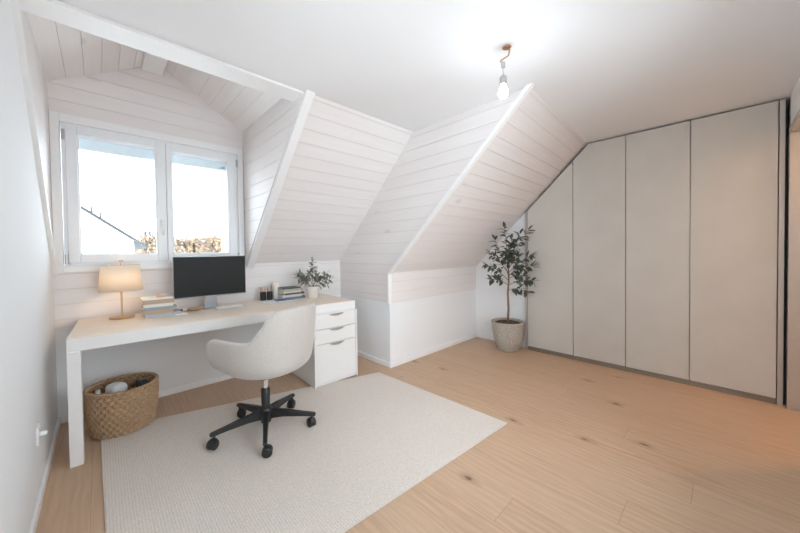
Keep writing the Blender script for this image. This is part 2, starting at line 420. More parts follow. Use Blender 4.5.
bm = B(); box(bm, WX0 + .06, WX1 - .06, YR - .07, YR - .062, WZ0 + .06, WZ1 - .06); obj('glass', bm, M['glass'], w2)
# unseen outer slabs added round the room to block stray sky light
bm = B()
box(bm, -.6, -.3, -5.6, GY0, -.3, 3.3); box(bm, -.6, -.3, GY1, .4, -.3, 3.3); box(bm, -.6, -.3, GY0, GY1, -.3, GZ0); box(bm, -.6, -.3, GY0, GY1, GZ1, 3.3)
box(bm, -.6, 5.2, YR - .14, YR - .06, 2.42, 3.3)
box(bm, -.3, -.12, GY0 - .1, GY0, .5, 2.3); box(bm, -.3, -.12, GY1, GY1 + .1, .5, 2.3); box(bm, -.3, -.12, GY0, GY1, GZ1, GZ1 + .1); box(bm, -.3, -.12, GY0, GY1, GZ0 - .1, GZ0)
box(bm, 5.0, 5.2, -5.6, .4, -.3, 3.3); box(bm, -.6, 5.2, -5.6, .4, 3.2, 3.4)
for q in ((-.6, .02, -.3, 3.3), (1.28, 5.2, -.3, 3.3), (.02, 1.28, -.3, 1.14), (.02, 1.28, 2.25, 3.3)): box(bm, q[0], q[1], .17, .40, q[2], q[3])
struct('wall_light_block', bm, M['plaster'])
# baseboards
bb = .052
bm = B(); box(bm, 0, .014, YR, 0, 0, bb, .004); struct('baseboard_left', bm, M['trimw'])
bm = B(); box(bm, .014, XC, -.004, .012, 0, bb, .004); struct('baseboard_window', bm, M['trimw'])
bm = B(); box(bm, XC - .006, XC + .011, YK - .004, 0, 0, bb, .004); struct('baseboard_cheek', bm, M['trimw'])
bm = B(); box(bm, XC - .005, XW, YK - .006, YK + .012, 0, bb, .004); struct('baseboard_knee', bm, M['trimw'])
bm = B(); box(bm, XW - .015, XW, -1.655, YK, 0, bb, .004); struct('baseboard_right', bm, M['trimw'])

# ------------------------------------------------------------------ dormer window
w1 = bpy.data.objects.new('window_1', None); link(w1); w1['kind'] = 'structure'
def ring(bm, x0, x1, z0, z1, wl, wr, wb, wt, y0, y1, bev=.003):
    box(bm, x0, x0 + wl, y0, y1, z0, z1, bev); box(bm, x1 - wr, x1, y0, y1, z0, z1, bev)
    box(bm, x0 + wl, x1 - wr, y0, y1, z0, z0 + wb, bev); box(bm, x0 + wl, x1 - wr, y0, y1, z1 - wt, z1, bev)
bm = B(); ring(bm, 0.006, 1.305, 1.108, 2.278, .047, .05, .052, .058, -.012, .10); obj('casing', bm, M['trimw'], w1)
bm = B(); ring(bm, .058, 1.257, 1.155, 2.222, .03, .03, .03, .022, .010, .09); obj('window_frame', bm, M['frame'], w1)
bm = B(); box(bm, .05, 1.262, -.020, .0, 1.112, 1.158, .004); obj('window_sill', bm, M['trimw'], w1)
def sash(x0, x1, z0, z1, w, wb, wt, wl, wr):
    bm = B(); ring(bm, x0, x1, z0, z1, wl, wr, wb, wt, -.004, .07, .005); s = obj('sash', bm, M['frame'], w1)
    bm = B(); ring(bm, x0 + wl - .004, x1 - wr + .004, z0 + wb - .004, z1 - wt + .004, .012, .012, .012, .012, .012, .05, .002); obj('glazing_bead', bm, M['frame'], s)
    bm = B(); box(bm, x0 + wl, x1 - wr, .034, .040, z0 + wb, z1 - wt); obj('glass', bm, M['glass'], s); return s
s1 = sash(.080, .676, 1.180, 2.205, 0, .060, .060, .062, .066)
s2 = sash(.679, 1.240, 1.180, 2.205, 0, .060, .066, .040, .066)
# handle on the left sash, at the meeting stile
bm = B(); box(bm, .630, .656, -.012, -.003, 1.47, 1.54, .004)
tube(bm, [(.643, -.010, 1.520), (.643, -.04, 1.520), (.643, -.046, 1.512), (.643, -.046, 1.40)], .009, 10); obj('handle', bm, M['frame'], s1, True)
for z in (2.13, 1.21):
    for x, s in ((.070, s1), (1.249, s2)):
        bm = B(); tube(bm, [(x, -.010, z - .035), (x, -.010, z + .035)], .010, 10); obj('hinge', bm, M['steel'], w1, 'auto')
# roller shutter housing and guide rails outside the glass
bm = B(); box(bm, .12, 1.22, .11, .168, 2.075, 2.24, .006); box(bm, .12, 1.22, .10, .12, 2.06, 2.082, .003)
box(bm, .115, .145, .11, .15, 1.15, 2.10); box(bm, 1.135, 1.165, .11, .15, 1.15, 2.10); box(bm, 1.185, 1.21, .11, .15, 1.15, 2.10); obj('shutter_housing', bm, plain('shutter_metal', (.74, .77, .79), .4), w1)

# ------------------------------------------------------------------ wardrobe
WH = 2.364
def slopez(y): return ZS + (H - ZS) * (y - YK) / (YB1 - YK)
wd = thing('wardrobe', 'beige built-in wardrobe with four flat doors under the sloping ceiling', 'wardrobe', (0, 0, 0))
ys = [-1.690, -2.206, -2.690, -3.163, -3.664]
def top(y): return min(WH, slopez(y) - .035)
yk = YK + (YB1 - YK) * ((WH + .035) - ZS) / (H - ZS)     # where the sloping head meets the level one
def outline(ya, yb, z0, d=0):
    pts = [(ya, z0), (yb, z0), (yb, top(yb) - d)]
    if yb < yk < ya: pts.append((yk, WH - d))
    pts.append((ya, top(ya) - d)); return pts
bm = B()
prism(bm, outline(-1.690, -3.665, .05, .004), 'x', XF + .03, XF + .55); obj('carcass', bm, M['wardframe'], wd)
for i in range(4):
    bm = B(); prism(bm, outline(ys[i] - .003, ys[i + 1] + .003, .042), 'x', XF, XF + .022, .0018); obj('door', bm, M['ward'], wd)
bm = B(); prism(bm, outline(-1.663, -1.688, .0), 'x', XF - .006, XF + .56, .001); obj('side_panel', bm, M['wardframe'], wd)
bm = B(); box(bm, XF - .008, XF + .05, -3.696, -3.667, 0, WH, .002); obj('end_profile', bm, M['wardframe'], wd)
bm = B(); box(bm, XF + .006, XF + .05, -3.664, -1.69, 0, .036, .001); box(bm, XF - .012, XF + .006, -3.664, -1.69, 0, .012, .001); obj('plinth_track', bm, plain('bronze_track', (.30, .25, .20), .4, .5), wd)
bm = B(); box(bm, XF + .02, XF + .5, -3.709, -3.697, 0, WH); obj('gap_shade_block', bm, M['dark'], wd)  # near-black block paints the shade between end profile and rear wall

# ------------------------------------------------------------------ rug
bm = B()
q = [(.222, -.352), (2.265, -.948), (2.307, -2.313), (.25, -2.17)]
prism(bm, q, 'z', .0005, .0115, .003); tag(obj('rug', bm, M['rug'], smooth=False), 'large cream ribbed woven rug on the oak floor under the office chair', 'rug')
RZ = .0118

# ------------------------------------------------------------------ desk and drawer unit
T = .7545; DR = -.0385
dk = thing('desk', 'long white desk with pale wood top below the window', 'desk', (.124, -.012, 0), DR)
DL, DD = 1.978, .735
bm = B(); box(bm, 0, DL, -DD, 0, T - .080, T - .006, .002); obj('frame', bm, M['white'], dk)
bm = B(); box(bm, 0, DL, -DD, 0, T - .006, T, .0015); obj('tabletop', bm, M['deskwood'], dk)
for y0 in (-DD,):
    bm = B(); box(bm, 0, .058, y0, y0 + .062, 0, T - .080, .002); obj('leg', bm, M['white'], dk)
# drawer unit stands under the right end
du = thing('drawer_unit', 'white drawer unit with three drawers under the right end of the desk', 'drawer unit', (1.612, -.840, RZ), DR)
UW, UD, UH = .455, .64, T - .0815 - RZ
bm = B(); box(bm, 0, .016, 0, UD, .0, UH, .001); box(bm, UW - .016, UW, 0, UD, 0, UH, .001); box(bm, .016, UW - .016, .02, UD, .0, .03); box(bm, .016, UW - .016, UD - .012, UD, .03, UH); box(bm, .016, UW - .016, .022, UD - .012, UH - .018, UH)
obj('carcass', bm, M['white'], du)
zs = [(UH - .006, UH - .140), (UH - .144, UH - .276), (UH - .280, .028)]
for z1, z0 in zs:
    bm = B(); box(bm, .019, UW - .019, .004, .022, z0, z1, .0015); box(bm, .03, UW - .03, .022, UD - .04, z0 + .02, z1 - .03)
    d = obj('drawer', bm, M['white'], du)
    bm = B(); n = 14; c = UW / 2
    pts = [(c - .075 + .15 * i / n, z1 - .004) for i in range(n + 1)] + [(c + .075 - .15 * i / n, z1 - .006 - .020 * math.sin(PI * i / n) ** .6) for i in range(1, n)]
    prism(bm, pts, 'y', -.006, .004); obj('handle', bm, M['steel'], d)

# ------------------------------------------------------------------ office chair
ch = thing('office_chair', 'light grey upholstered office chair on black five-star castor base', 'office chair', (1.055, -1.172, RZ), math.radians(20))
def plan(s):                    # s in [-1,1]: left front .. back .. right front
    a = abs(s); sg = 1 if s >= 0 else -1
    if a < .62:
        th = a / .62 * PI / 2
        return Vector((sg * .292 * math.sin(th) ** .85 if th > 0 else 0, -.325 * math.cos(th) ** .9 if th < PI / 2 - 1e-6 else 0)), th
    f = (a - .62) / .38
    return Vector((sg * (.292 - .004 * f), .190 * f)), PI / 2
def smooth01(t): t = max(0, min(1, t)); return t * t * (3 - 2 * t)
NS = 48; bm = B(); grid = []
for i in range(NS + 1):
    s = -1 + 2 * i / NS; p, th = plan(s)
    a = abs(s); k = smooth01((.44 - a) / .22)
    h = .678 + .198 * k
    if a > .9: h -= .02 * ((a - .9) / .1) ** 2
    bz = .036 * smooth01((a - .5) / .5); fr = smooth01((a - .5) / .3)
    def pt(sc, z, lean=0):
        q = Vector((p.x * sc, p.y * (1 - (1 - sc) * (1 - .86 * fr)), z))
        q.y -= max(0, z - .56) * .13 * k
        q.x *= 1 - max(0, z - .62) * .10 * k
        return q
    si = 1 - .052 / .30
    col = [pt(.30, .418), pt(.62, .424 + bz * .3), pt(.84, .446 + bz * .8), pt(.955, .490 + bz), pt(1.0, .555 + bz * .5), pt(1.008, .56 + (h - .56) * .5), pt(1.0, h - .018), pt(.985, h - .003),
           pt((1 + si) / 2, h + .006), pt(si + .012, h - .004), pt(si, h - .02), pt(si - .01, .56 + (h - .56) * .45), pt(si - .03, .52), pt(.5, .505)]
    grid.append([bm.verts.new(q) for q in col])
for a, b_ in zip(grid, grid[1:]):
    for j in range(len(a) - 1): bm.faces.new((a[j], b_[j], b_[j + 1], a[j + 1]))
for g in (grid[0], grid[-1]):
    n = len(g)
    for j in range(n // 2 - 1): bm.faces.new((g[j], g[j + 1], g[n - 2 - j], g[n - 1 - j]))
sh = obj('shell', bm, M['chair'], ch, True)
md = sh.modifiers.new('sub', 'SUBSURF'); md.levels = 1; md.render_levels = 2
bm = B(); prism(bm, [tuple(plan(-1 + 2 * i / 30)[0] * .80 + Vector((0, .02))) for i in range(31)], 'z', .475, .550, .02); obj('seat_cushion', bm, M['chair'], ch, True)
bm = B(); box(bm, -.15, .15, -.10, .16, .440, .475, .015, 3); obj('seat_pan', bm, M['chair'], ch, True)
bm = B(); box(bm, -.10, .10, -.11, .11, .396, .421, .008); tube(bm, [(.09, .0, .408), (.20, .02, .404), (.23, .02, .396)], .007); obj('mechanism', bm, M['black'], ch, 'auto')
bm = B(); lathe(bm, [(.016, .27), (.016, .397)], 20); obj('gas_lift', bm, M['chrome'], ch, 'auto')
bm = B(); lathe(bm, [(.031, .055), (.036, .07), (.044, .10), (.044, .145), (.032, .16), (.027, .165), (.030, .285), (.026, .29), (0, .29)], 24)
obj('hub', bm, M['black'], ch, 'auto')
for k in range(5):
    ang = math.radians(176.4 + 72 * k - 20); Rm = Matrix.Rotation(ang, 4, 'Z')
    bm = B()
    secs = [(.03, .021, .085, .145), (.12, .018, .092, .135), (.24, .014, .086, .115), (.325, .013, .080, .102), (.338, .011, .082, .098)]
    rr_ = []
    for r_, w_, z0, z1 in secs: rr_.append([bm.verts.new(Rm @ Vector(v)) for v in ((r_, -w_, z0), (r_, w_, z0), (r_, w_ * .8, z1), (r_, -w_ * .8, z1))])
    for a, b_ in zip(rr_, rr_[1:]):
        for j in range(4): bm.faces.new((a[j], a[(j + 1) % 4], b_[(j + 1) % 4], b_[j]))
    bm.faces.new(rr_[0]); bm.faces.new(rr_[-1][::-1])
    lg = obj('leg', bm, M['black'], ch)
    bm = B(); Tm = Rm @ Matrix.Translation((.314, 0, 0)) @ Matrix.Rotation(math.radians(35 + 50 * k), 4, 'Z')
    tube(bm, [Tm @ Vector((0, 0, .058)), Tm @ Vector((0, 0, .088))], .008)
    for s in (-1, 1):
        tube(bm, [Tm @ Vector((.012, s * .004, .030)), Tm @ Vector((.012, s * .007, .030)), Tm @ Vector((.012, s * .021, .030)), Tm @ Vector((.012, s * .025, .030))], [.024, .0300, .0300, .023], 20)
    pr = [(-.018, .040), (-.006, .062), (.012, .066), (.032, .058), (.042, .040)]
    vs = [[bm.verts.new(Tm @ Vector((x, y, z))) for x, z in pr] for y in (-.015, .015)]
    bm.faces.new(vs[0]); bm.faces.new(vs[1][::-1])
    for j in range(5): bm.faces.new((vs[0][j], vs[1][j], vs[1][(j + 1) % 5], vs[0][(j + 1) % 5]))
    obj('caster', bm, M['black'], lg, 'auto')

# ------------------------------------------------------------------ wicker basket
BX, BY, BH = .347, -.392, .300
bk = thing('wicker_basket', 'round woven seagrass basket standing under the left end of the desk', 'basket', (BX, BY, RZ))
def brad(z): return .166 + .026 * math.sin(min(1, z / BH) * PI * .62)
bm = B(); rows = 23; n = 220; ns = 30
for r_ in range(rows):
    z = .011 + (BH - .022) * r_ / (rows - 1); tr = .0088
    ringv = []
    for i in range(n):
        th = 2 * PI * i / n
        w = math.sin(ns * th + (PI if (r_ // 2) % 2 else 0)); rad = brad(z) + .0062 * w
        zz = z + .0022 * math.sin(ns * th * 2 + r_)
        ringv.append([bm.verts.new(((rad + tr * .75 * math.cos(u)) * math.cos(th), (rad + tr * .75 * math.cos(u)) * math.sin(th), zz + tr * math.sin(u))) for u in (0, PI / 3, 2 * PI / 3, PI, 4 * PI / 3, 5 * PI / 3)])
    for i in range(n):
        a, b_ = ringv[i], ringv[(i + 1) % n]
        for j in range(6): bm.faces.new((a[j], a[(j + 1) % 6], b_[(j + 1) % 6], b_[j]))
lathe(bm, [(0, .002), (.162, .002), (.162, .010), (0, .010)], 40, cap=False)
obj('woven_body', bm, M['wicker'], bk, True)
bm = B(); n = 220; ringv = []
for st in range(2):
    ringv = []
    for i in range(n):
        th = 2 * PI * i / n; ph = 34 * th + PI * st
        cr, cz = brad(BH) + .006 * math.cos(ph), BH + .006 * math.sin(ph)
        ringv.append([bm.verts.new(((cr + .008 * math.cos(u)) * math.cos(th), (cr + .008 * math.cos(u)) * math.sin(th), cz + .008 * math.sin(u))) for u in [2 * PI * q_ / 6 for q_ in range(6)]])
    for i in range(n):
        a, b_ = ringv[i], ringv[(i + 1) % n]
        for j in range(6): bm.faces.new((a[j], a[(j + 1) % 6], b_[(j + 1) % 6], b_[j]))
obj('rim', bm, M['wicker'], bk, True)
def towel(name, label, cat, loc, w, d, h, rz, mat, group=None):
    """a cloth folded into a thick pad: soft U-shaped layers"""
    t_ = bmesh.new(); L = 3
    for k in range(L):
        z0 = h * k / L; box(t_, -w / 2 + .004 * R.random(), w / 2 - .004 * R.random(), -d / 2, d / 2 - .006 * R.random(), z0, z0 + h / L * .99, h / L * .42, 4)
    o = obj(name, t_, mat, None, True, loc, rz); return tag(o, label, cat, group)
towel('folded_towel', 'thick white folded towel standing in the middle of the wicker basket', 'towel', (BX - .035, BY - .02, RZ + .0105), .10, .115, .315, .5, M['towel'])
towel('folded_cloth', 'small white folded cloth at the left side inside the wicker basket', 'cloth', (BX - .130, BY + .03, RZ + .0105), .034, .08, .275, .0, M['towel'])
towel('dark_cloth', 'dark blue cloth at the right side inside the wicker basket', 'cloth', (BX + .105, BY + .035, RZ + .0105), .06, .09, .285, .3, M['navy'])

# ------------------------------------------------------------------ table lamp
lp = thing('table_lamp', 'small lit table lamp with cream drum shade on the left of the desk', 'lamp', (.360, -.185, T))
bm = B(); lathe(bm, [(0, 0), (.072, 0), (.076, .005), (.076, .010), (.072, .014), (.012, .018), (0, .018)], 40); obj('base', bm, M['brass'], lp, 'auto')
bm = B(); tube(bm, [(0, 0, .016), (0, 0, .235)], .0065, 14); obj('stem', bm, M['brass'], lp, 'auto')
bm = B(); n = 48
def shade_r(z): return .160 - (z - .205) / .2 * .016
rg = []
for r_, z in ((.128, .212), (.114, .402), (.1128, .402), (.1268, .212)): rg.append([bm.verts.new((r_ * math.cos(2 * PI * i / n), r_ * math.sin(2 * PI * i / n), z)) for i in range(n)])
for a, b_ in zip(rg, rg[1:] + rg[:1]):
    for i in range(n): bm.faces.new((a[i], a[(i + 1) % n], b_[(i + 1) % n], b_[i]))
obj('lamp_shade', bm, M['shade'], lp, True)
bm = B(); lathe(bm, [(0, .232), (.030, .234), (.034, .238), (0, .240)], 24); obj('bulb_holder', bm, M['cardwhite'], lp, 'auto')
bm = B(); tube(bm, [(0, 0, .235), (0, 0, .425)], .003, 8)
for k in range(3): tube(bm, [(0, 0, .404), (.112 * math.cos(k * 2.1), .112 * math.sin(k * 2.1), .404)], .0018, 6)
lathe(bm, [(0, .424), (.009, .428), (.011, .436), (.008, .444), (0, .446)], 16); obj('finial', bm, M['brass'], lp, 'auto')
bm = B(); bmesh.ops.create_uvsphere(bm, u_segments=16, v_segments=10, radius=.028, matrix=Matrix.Translation((0.0, 0, .29))); lampbulb = obj('bulb', bm, emit('warm_bulb', (1, .72, .44), 42), lp, True)

# ------------------------------------------------------------------ books
def hexcol(c): return tuple(((v / 255 + .055) / 1.055) ** 2.4 if v > 10 else v / 255 / 12.92 for v in c)
_cm = {}
def cover(c):
    if c not in _cm: _cm[c] = plain('book_cover_%d' % (len(_cm) + 1), hexcol(c), .55, var=.08, nscale=60)
    return _cm[c]
def book(loc, w, d, h, rz, col, label, group, spine_front=True):
    """closed book lying flat; spine on the -y side when spine_front"""
    t_ = thing('book', label, 'book', loc, rz, group); c = .0022
    bm = B(); box(bm, -w / 2, w / 2, -d / 2, d / 2, 0, c, .0006); box(bm, -w / 2, w / 2, -d / 2, d / 2, h - c, h, .0006)
    if spine_front: box(bm, -w / 2, w / 2, -d / 2, -d / 2 + c, c, h - c)
    else: box(bm, -w / 2, -w / 2 + c, -d / 2, d / 2, c, h - c)
    obj('cover', bm, cover(col), t_)
    e = .004; bm = B()
    box(bm, -w / 2 + e, w / 2 - e, -d / 2 + e, d / 2 - e, c, h - c); obj('pages', bm, M['paper'], t_); return t_
z = T; G = 'books stacked beside the lamp'; cx, cy = .575, -.265
for w, d, h, col, rz, dx, sf, lab in [
    (.228, .170, .024, (176, 182, 188), .02, .02, True, 'blue-grey book lowest in the stack beside the lamp'),
    (.195, .160, .028, (186, 160, 136), -.05, -.01, True, 'tan book second from the bottom of the stack beside the lamp'),
    (.205, .160, .022, (150, 160, 162), .06, 0, True, 'grey-teal book third from the bottom of the stack beside the lamp'),
    (.190, .160, .026, (205, 198, 190), -.03, -.005, False, 'off-white book fourth from the bottom of the stack beside the lamp'),
    (.200, .160, .032, (180, 158, 136), .03, -.01, True, 'light brown book second from the top of the stack beside the lamp'),
    (.190, .165, .012, (232, 230, 226), .0, -.01, True, 'thin white book on top of the stack beside the lamp')]:
    book((cx + dx, cy, z), w, d, h, rz, col, lab, G, sf); z += h + .0004
bm = B(); lathe(bm, [(0, 0), (.030, 0), (.034, .006), (.034, .018), (.028, .026), (0, .027)], 28); tag(obj('wooden_tin', bm, M['woodpale'], None, 'auto', (cx + .015, cy - .01, z)), 'small round pale wooden tin on the stack of books beside the lamp', 'tin')
lf = thing('leaflet', 'white folded leaflet lying against the book stack beside the lamp', 'leaflet', (.700, -.325, T), .2)
bm = B(); prism(bm, [(-.040, 0), (.04, 0), (.04, .003), (-.038, .006)], 'y', -.055, .055); obj('sheet', bm, M['cardwhite'], lf)
bm = B(); box(bm, -.018, .018, -.012, .012, 0, .014, .004, 3); tag(obj('eraser', bm, M['black'], None, True, (.722, -.200, T), .3), 'small black eraser on the desk behind the white leaflet', 'eraser')
bm = B(); box(bm, -.035, .035, -.03, .03, 0, .008, .002); tag(obj('note_pad', bm, M['cardwhite'], None, False, (.775, -.145, T), .1), 'small white note pad on the desk behind the wooden dish', 'note pad')
bm = B(); lathe(bm, [(0, 0), (.050, 0), (.066, .010), (.068, .020), (.064, .023), (.050, .020), (0, .018)], 36, sx=.85, sy=.8); tag(obj('wooden_dish', bm, M['woodmid'], None, 'auto', (.822, -.238, T)), 'low oval brown wooden dish on the desk left of the monitor', 'dish')

# ------------------------------------------------------------------ monitor, keyboard
mo = thing('monitor', 'slim black desktop monitor on an aluminium stand in front of the window', 'monitor', (.955, -.225, T))
X0, X1, Z0, Z1 = -.278, .284, .104, .461
bm = B(); box(bm, X0, X1, -.004, .016, Z0, Z1, .004); obj('housing', bm, M['alu'], mo, 'auto')
bm = B(); box(bm, X0 + .004, X1 - .004, -.0060, -.0035, Z0 + .010, Z1 - .005); obj('screen', bm, M['screen'], mo)
bm = B()
prism(bm, [(.020, .20), (.030, .20), (.048, .004), (.036, .004)], 'x', -.036, .036, .001)
for v in bm.verts:
    v.co.x *= 1 + (.2 - v.co.z) * 2.6
lathe(bm, [(0, 0), (.074, 0), (.074, .005), (0, .006)], 36, cx=.0, cy=-.01, sx=1.0, sy=.78)
obj('stand', bm, M['alu'], mo, 'auto')
kb = thing('keyboard', 'slim light grey keyboard lying in front of the monitor stand', 'keyboard', (1.075, -.325, T), -.04)
bm = B(); prism(bm, [(-.055, 0), (.055, 0), (.055, .011), (-.055, .005)], 'x', -.115, .115, .001); obj('body', bm, M['alu'], kb)
bm = B()
for r_ in range(5):
    for c_ in range(12):
        x = -.109 + c_ * .0182; y = -.048 + r_ * .0195; zz = .0052 + (y + .055) * .0545
        box(bm, x, x + .0155, y, y + .0165, zz, zz + .0022)
obj('keys', bm, M['cardwhite'], kb)

# ------------------------------------------------------------------ right end of the desk
def jar(name, loc, label, n, seed):
    t_ = thing(name, label, 'jar', loc, 0, 'brush jars on the desk'); rr = random.Random(seed)
    bm = B(); lathe(bm, [(0, 0), (.027, 0), (.029, .004), (.029, .085), (.0265, .085), (.0255, .006), (0, .006)], 24, cap=False); obj('body', bm, M['glassdark'], t_, 'auto')
    for k in range(n):
        a = 2 * PI * k / n; bx_, by_ = .014 * math.cos(a), .014 * math.sin(a); tx, ty = .026 * math.cos(a + .3), .026 * math.sin(a + .3); hh = .115 + .025 * rr.random()
        bm = B(); tube(bm, [(bx_ * .4, by_ * .4, .007), (tx * .75, ty * .75, hh - .028), (tx, ty, hh)], [.0025, .0035, .006], 8)
        obj('brush', bm, [M['woodmid'], M['woodpale'], M['copper']][k % 3], t_, True)
jar('brush_jar', (1.435, -.120, T), 'dark glass jar of brushes at the window side of the desk', 5, 1)
jar('brush_jar', (1.497, -.135, T), 'dark glass jar of brushes right next to the pale candle', 4, 2)
cd = thing('pillar_candle', 'ivory pillar candle between the brush jars and the books', 'candle', (1.575, -.115, T))
bm = B(); lathe(bm, [(0, 0), (.036, 0), (.038, .004), (.038, .162), (.034, .168), (.022, .162), (0, .160)], 32); obj('wax', bm, M['wax'], cd, 'auto')
bm = B(); tube(bm, [(0, 0, .158), (.001, 0, .170), (.003, 0, .176)], .0012, 6); obj('wick', bm, M['black'], cd)
z = T; G = 'books stacked beside the desk plant'; cx, cy = 1.685, -.200
for w, d, h, col, rz, dx, sf, lab in [
    (.235, .175, .024, (104, 122, 150), .05, .01, True, 'blue book lowest in the stack beside the desk plant'),
    (.205, .165, .024, (206, 198, 186), -.04, -.01, True, 'cream book second from the bottom of the stack beside the desk plant'),
    (.215, .165, .016, (70, 70, 66), .05, .01, True, 'dark grey book third from the bottom of the stack beside the desk plant'),
    (.195, .160, .022, (196, 190, 180), .0, -.015, True, 'pale grey book third from the top of the stack beside the desk plant'),
    (.205, .165, .020, (172, 165, 150), .04, -.01, True, 'stone-coloured book second from the top of the stack beside the desk plant'),
    (.195, .160, .012, (72, 80, 72), -.02, -.015, True, 'thin dark green book on top of the stack beside the desk plant')]:
    book((cx + dx, cy, z), w, d, h, rz, col, lab, G, sf); z += h + .0004
G = 'magazines lying on the desk'
def mag(loc, rz, col, label, w=.21, d=.15, h=.006):
    t_ = thing('magazine', label, 'magazine', loc, rz, G)
    bm = B(); box(bm, -w / 2, w / 2, -d / 2, d / 2, h * .8, h); obj('front_cover', bm, cover(col), t_)
    bm = B(); box(bm, -w / 2 + .001, w / 2 - .001, -d / 2 + .001, d / 2 - .001, 0, h * .8); obj('pages', bm, M['cardwhite'], t_)
mag((1.475, -.300, T), .25, (225, 228, 232), 'white magazine on the desk in front of the candle')
mag((1.560, -.340, T + .0063), -.1, (96, 120, 160), 'blue magazine lying on top of the white one on the desk', .17, .12, .008)

# ------------------------------------------------------------------ plants
def leaf(bm, base, d, up, L, W, curl=.15, fold=.25):
    d = d.normalized(); s = d.cross(up)
    s = s.normalized() if s.length > 1e-4 else Vector((1, 0, 0)); u = s.cross(d)
    prof = [(0, .06), (.18, .62), (.42, 1.0), (.68, .82), (.88, .38), (1.0, .0)]
    mid = []; lf_ = []; rt = []
    for t, w in prof:
        c = base + d * (L * t) - u * (curl * L * t * t)
        mid.append(bm.verts.new(c))
        if w > 0:
            e = u * (fold * W * w * .5)
            lf_.append(bm.verts.new(c + s * (W * w * .5) + e)); rt.append(bm.verts.new(c - s * (W * w * .5) + e))
    for i in range(4):
        bm.faces.new((mid[i], mid[i + 1], lf_[i + 1], lf_[i])); bm.faces.new((mid[i + 1], mid[i], rt[i], rt[i + 1]))
    bm.faces.new((mid[4], mid[5], lf_[4])); bm.faces.new((mid[5], mid[4], rt[4]))
def spray(bl, bw, p0, p1, n, L, W, rr, sag=.0, rad=.004, start=.25):
    """a twig from p0 to p1 with alternate leaves"""
    p0, p1 = Vector(p0), Vector(p1); ax = (p1 - p0); pts = []
    for i in range(6):
        t = i / 5; pts.append(p0 + ax * t + Vector((0, 0, -sag * t * t + .04 * math.sin(PI * t) * ax.length)))
    tube(bw, pts, [rad * (1 - .13 * i) for i in range(6)], 6)
    for k in range(n):
        t = start + (1 - start) * (k + .5) / n; i = min(4, int(t * 5)); f = t * 5 - i; c = pts[i].lerp(pts[i + 1], f)
        tang = (pts[i + 1] - pts[i]).normalized(); side = tang.cross(Vector((0, 0, 1)))
        if side.length < .1: side = Vector((1, 0, 0))
        side.normalize(); a = rr.uniform(0, 2 * PI)
        rd = (Matrix.Rotation(a, 3, tang) @ side)
        d = rd * 1.0 + tang * rr.uniform(.4, .9) + Vector((0, 0, rr.uniform(-.45, .15)))
        leaf(bl, c, d, Vector((0, 0, 1)) + Vector((rr.uniform(-.5, .5), rr.uniform(-.5, .5), 0)), L * rr.uniform(.75, 1.15), W * rr.uniform(.8, 1.15), rr.uniform(.05, .3))
    leaf(bl, pts[-1], ax.normalized() + Vector((0, 0, -.1)), Vector((0, 0, 1)), L, W)

PX, PY = 3.868, -1.520
tr = thing('potted_tree', 'tall potted fig tree with dark leaves standing beside the wardrobe', 'potted plant', (PX, PY, 0))
bm = B(); lathe(bm, [(0, 0), (.118, 0), (.130, .010), (.165, .13), (.187, .26), (.190, .325), (.194, .335), (.194, .352), (.188, .358), (.172, .356), (.168, .33), (0, .33)], 48, cap=False); obj('pot', bm, M['pot'], tr, 'auto')
bm = B(); lathe(bm, [(.169, .325), (.12, .345), (.05, .348), (0, .35)], 32, cap=False)
for v in bm.verts: v.co.z += R.uniform(-.006, .006)
obj('soil', bm, M['soil'], tr, True)
vx, vy = Vector((.72, -.693, 0)), Vector((.693, .72, 0))       # across / along the view to the corner
def tp(a, b_, z): q = vx * a + vy * b_; return (q.x, q.y, z)
bw, bl = B(), B(); rr = random.Random(5)
tube(bw, [tp(0, 0, .33), tp(.012, 0, .50), tp(.004, 0, .70), tp(.016, 0, .86), tp(.012, 0, 1.02), tp(.02, 0, 1.2)], [.016, .0135, .012, .010, .008, .005], 10)
spr = [((.016, .86), (-.10, .95), 1.06), ]
def br(z0, a, b_, z1, n, sag=0, a0=.012):
    a = a * (.84 if a > 0 else 1.15)
    b_ = b_ * .7 - .07 - .10 * max(0, z1 - .95) - .75 * max(0, a)
    spray(bl, bw, tp(a0, 0, z0), tp(a, b_, z1), int(n * 1.75), .084, .041, rr, sag)
for z0, a, b_, z1, n, sag in [
    (1.00, -.06, .02, 1.50, 13, 0), (1.00, .10, -.03, 1.42, 12, 0), (1.05, .02, .05, 1.36, 10, 0), (1.05, .20, .02, 1.46, 12, 0),
    (.92, -.17, -.05, 1.36, 12, 0), (.95, -.20, .05, 1.22, 12, .02), (.86, -.25, .0, 1.10, 13, .03), (.80, -.21, -.06, .93, 10, .05),
    (.95, .23, -.04, 1.20, 13, .02), (.92, .28, .03, 1.10, 12, .05), (.80, .26, .0, .93, 12, .06), (.74, .20, -.04, .82, 11, .09),
    (1.0, .08, -.09, 1.18, 10, .02), (.98, -.05, -.10, 1.22, 10, .02), (1.05, .04, .09, 1.28, 9, 0), (.9, .12, .08, 1.05, 8, .03), (.88, .15, -.08, .98, 9, .05)]:
    br(z0, a, b_, z1, n, sag)
obj('trunk', bw, M['bark'], tr, True); obj('foliage', bl, M['leaf'], tr, True)

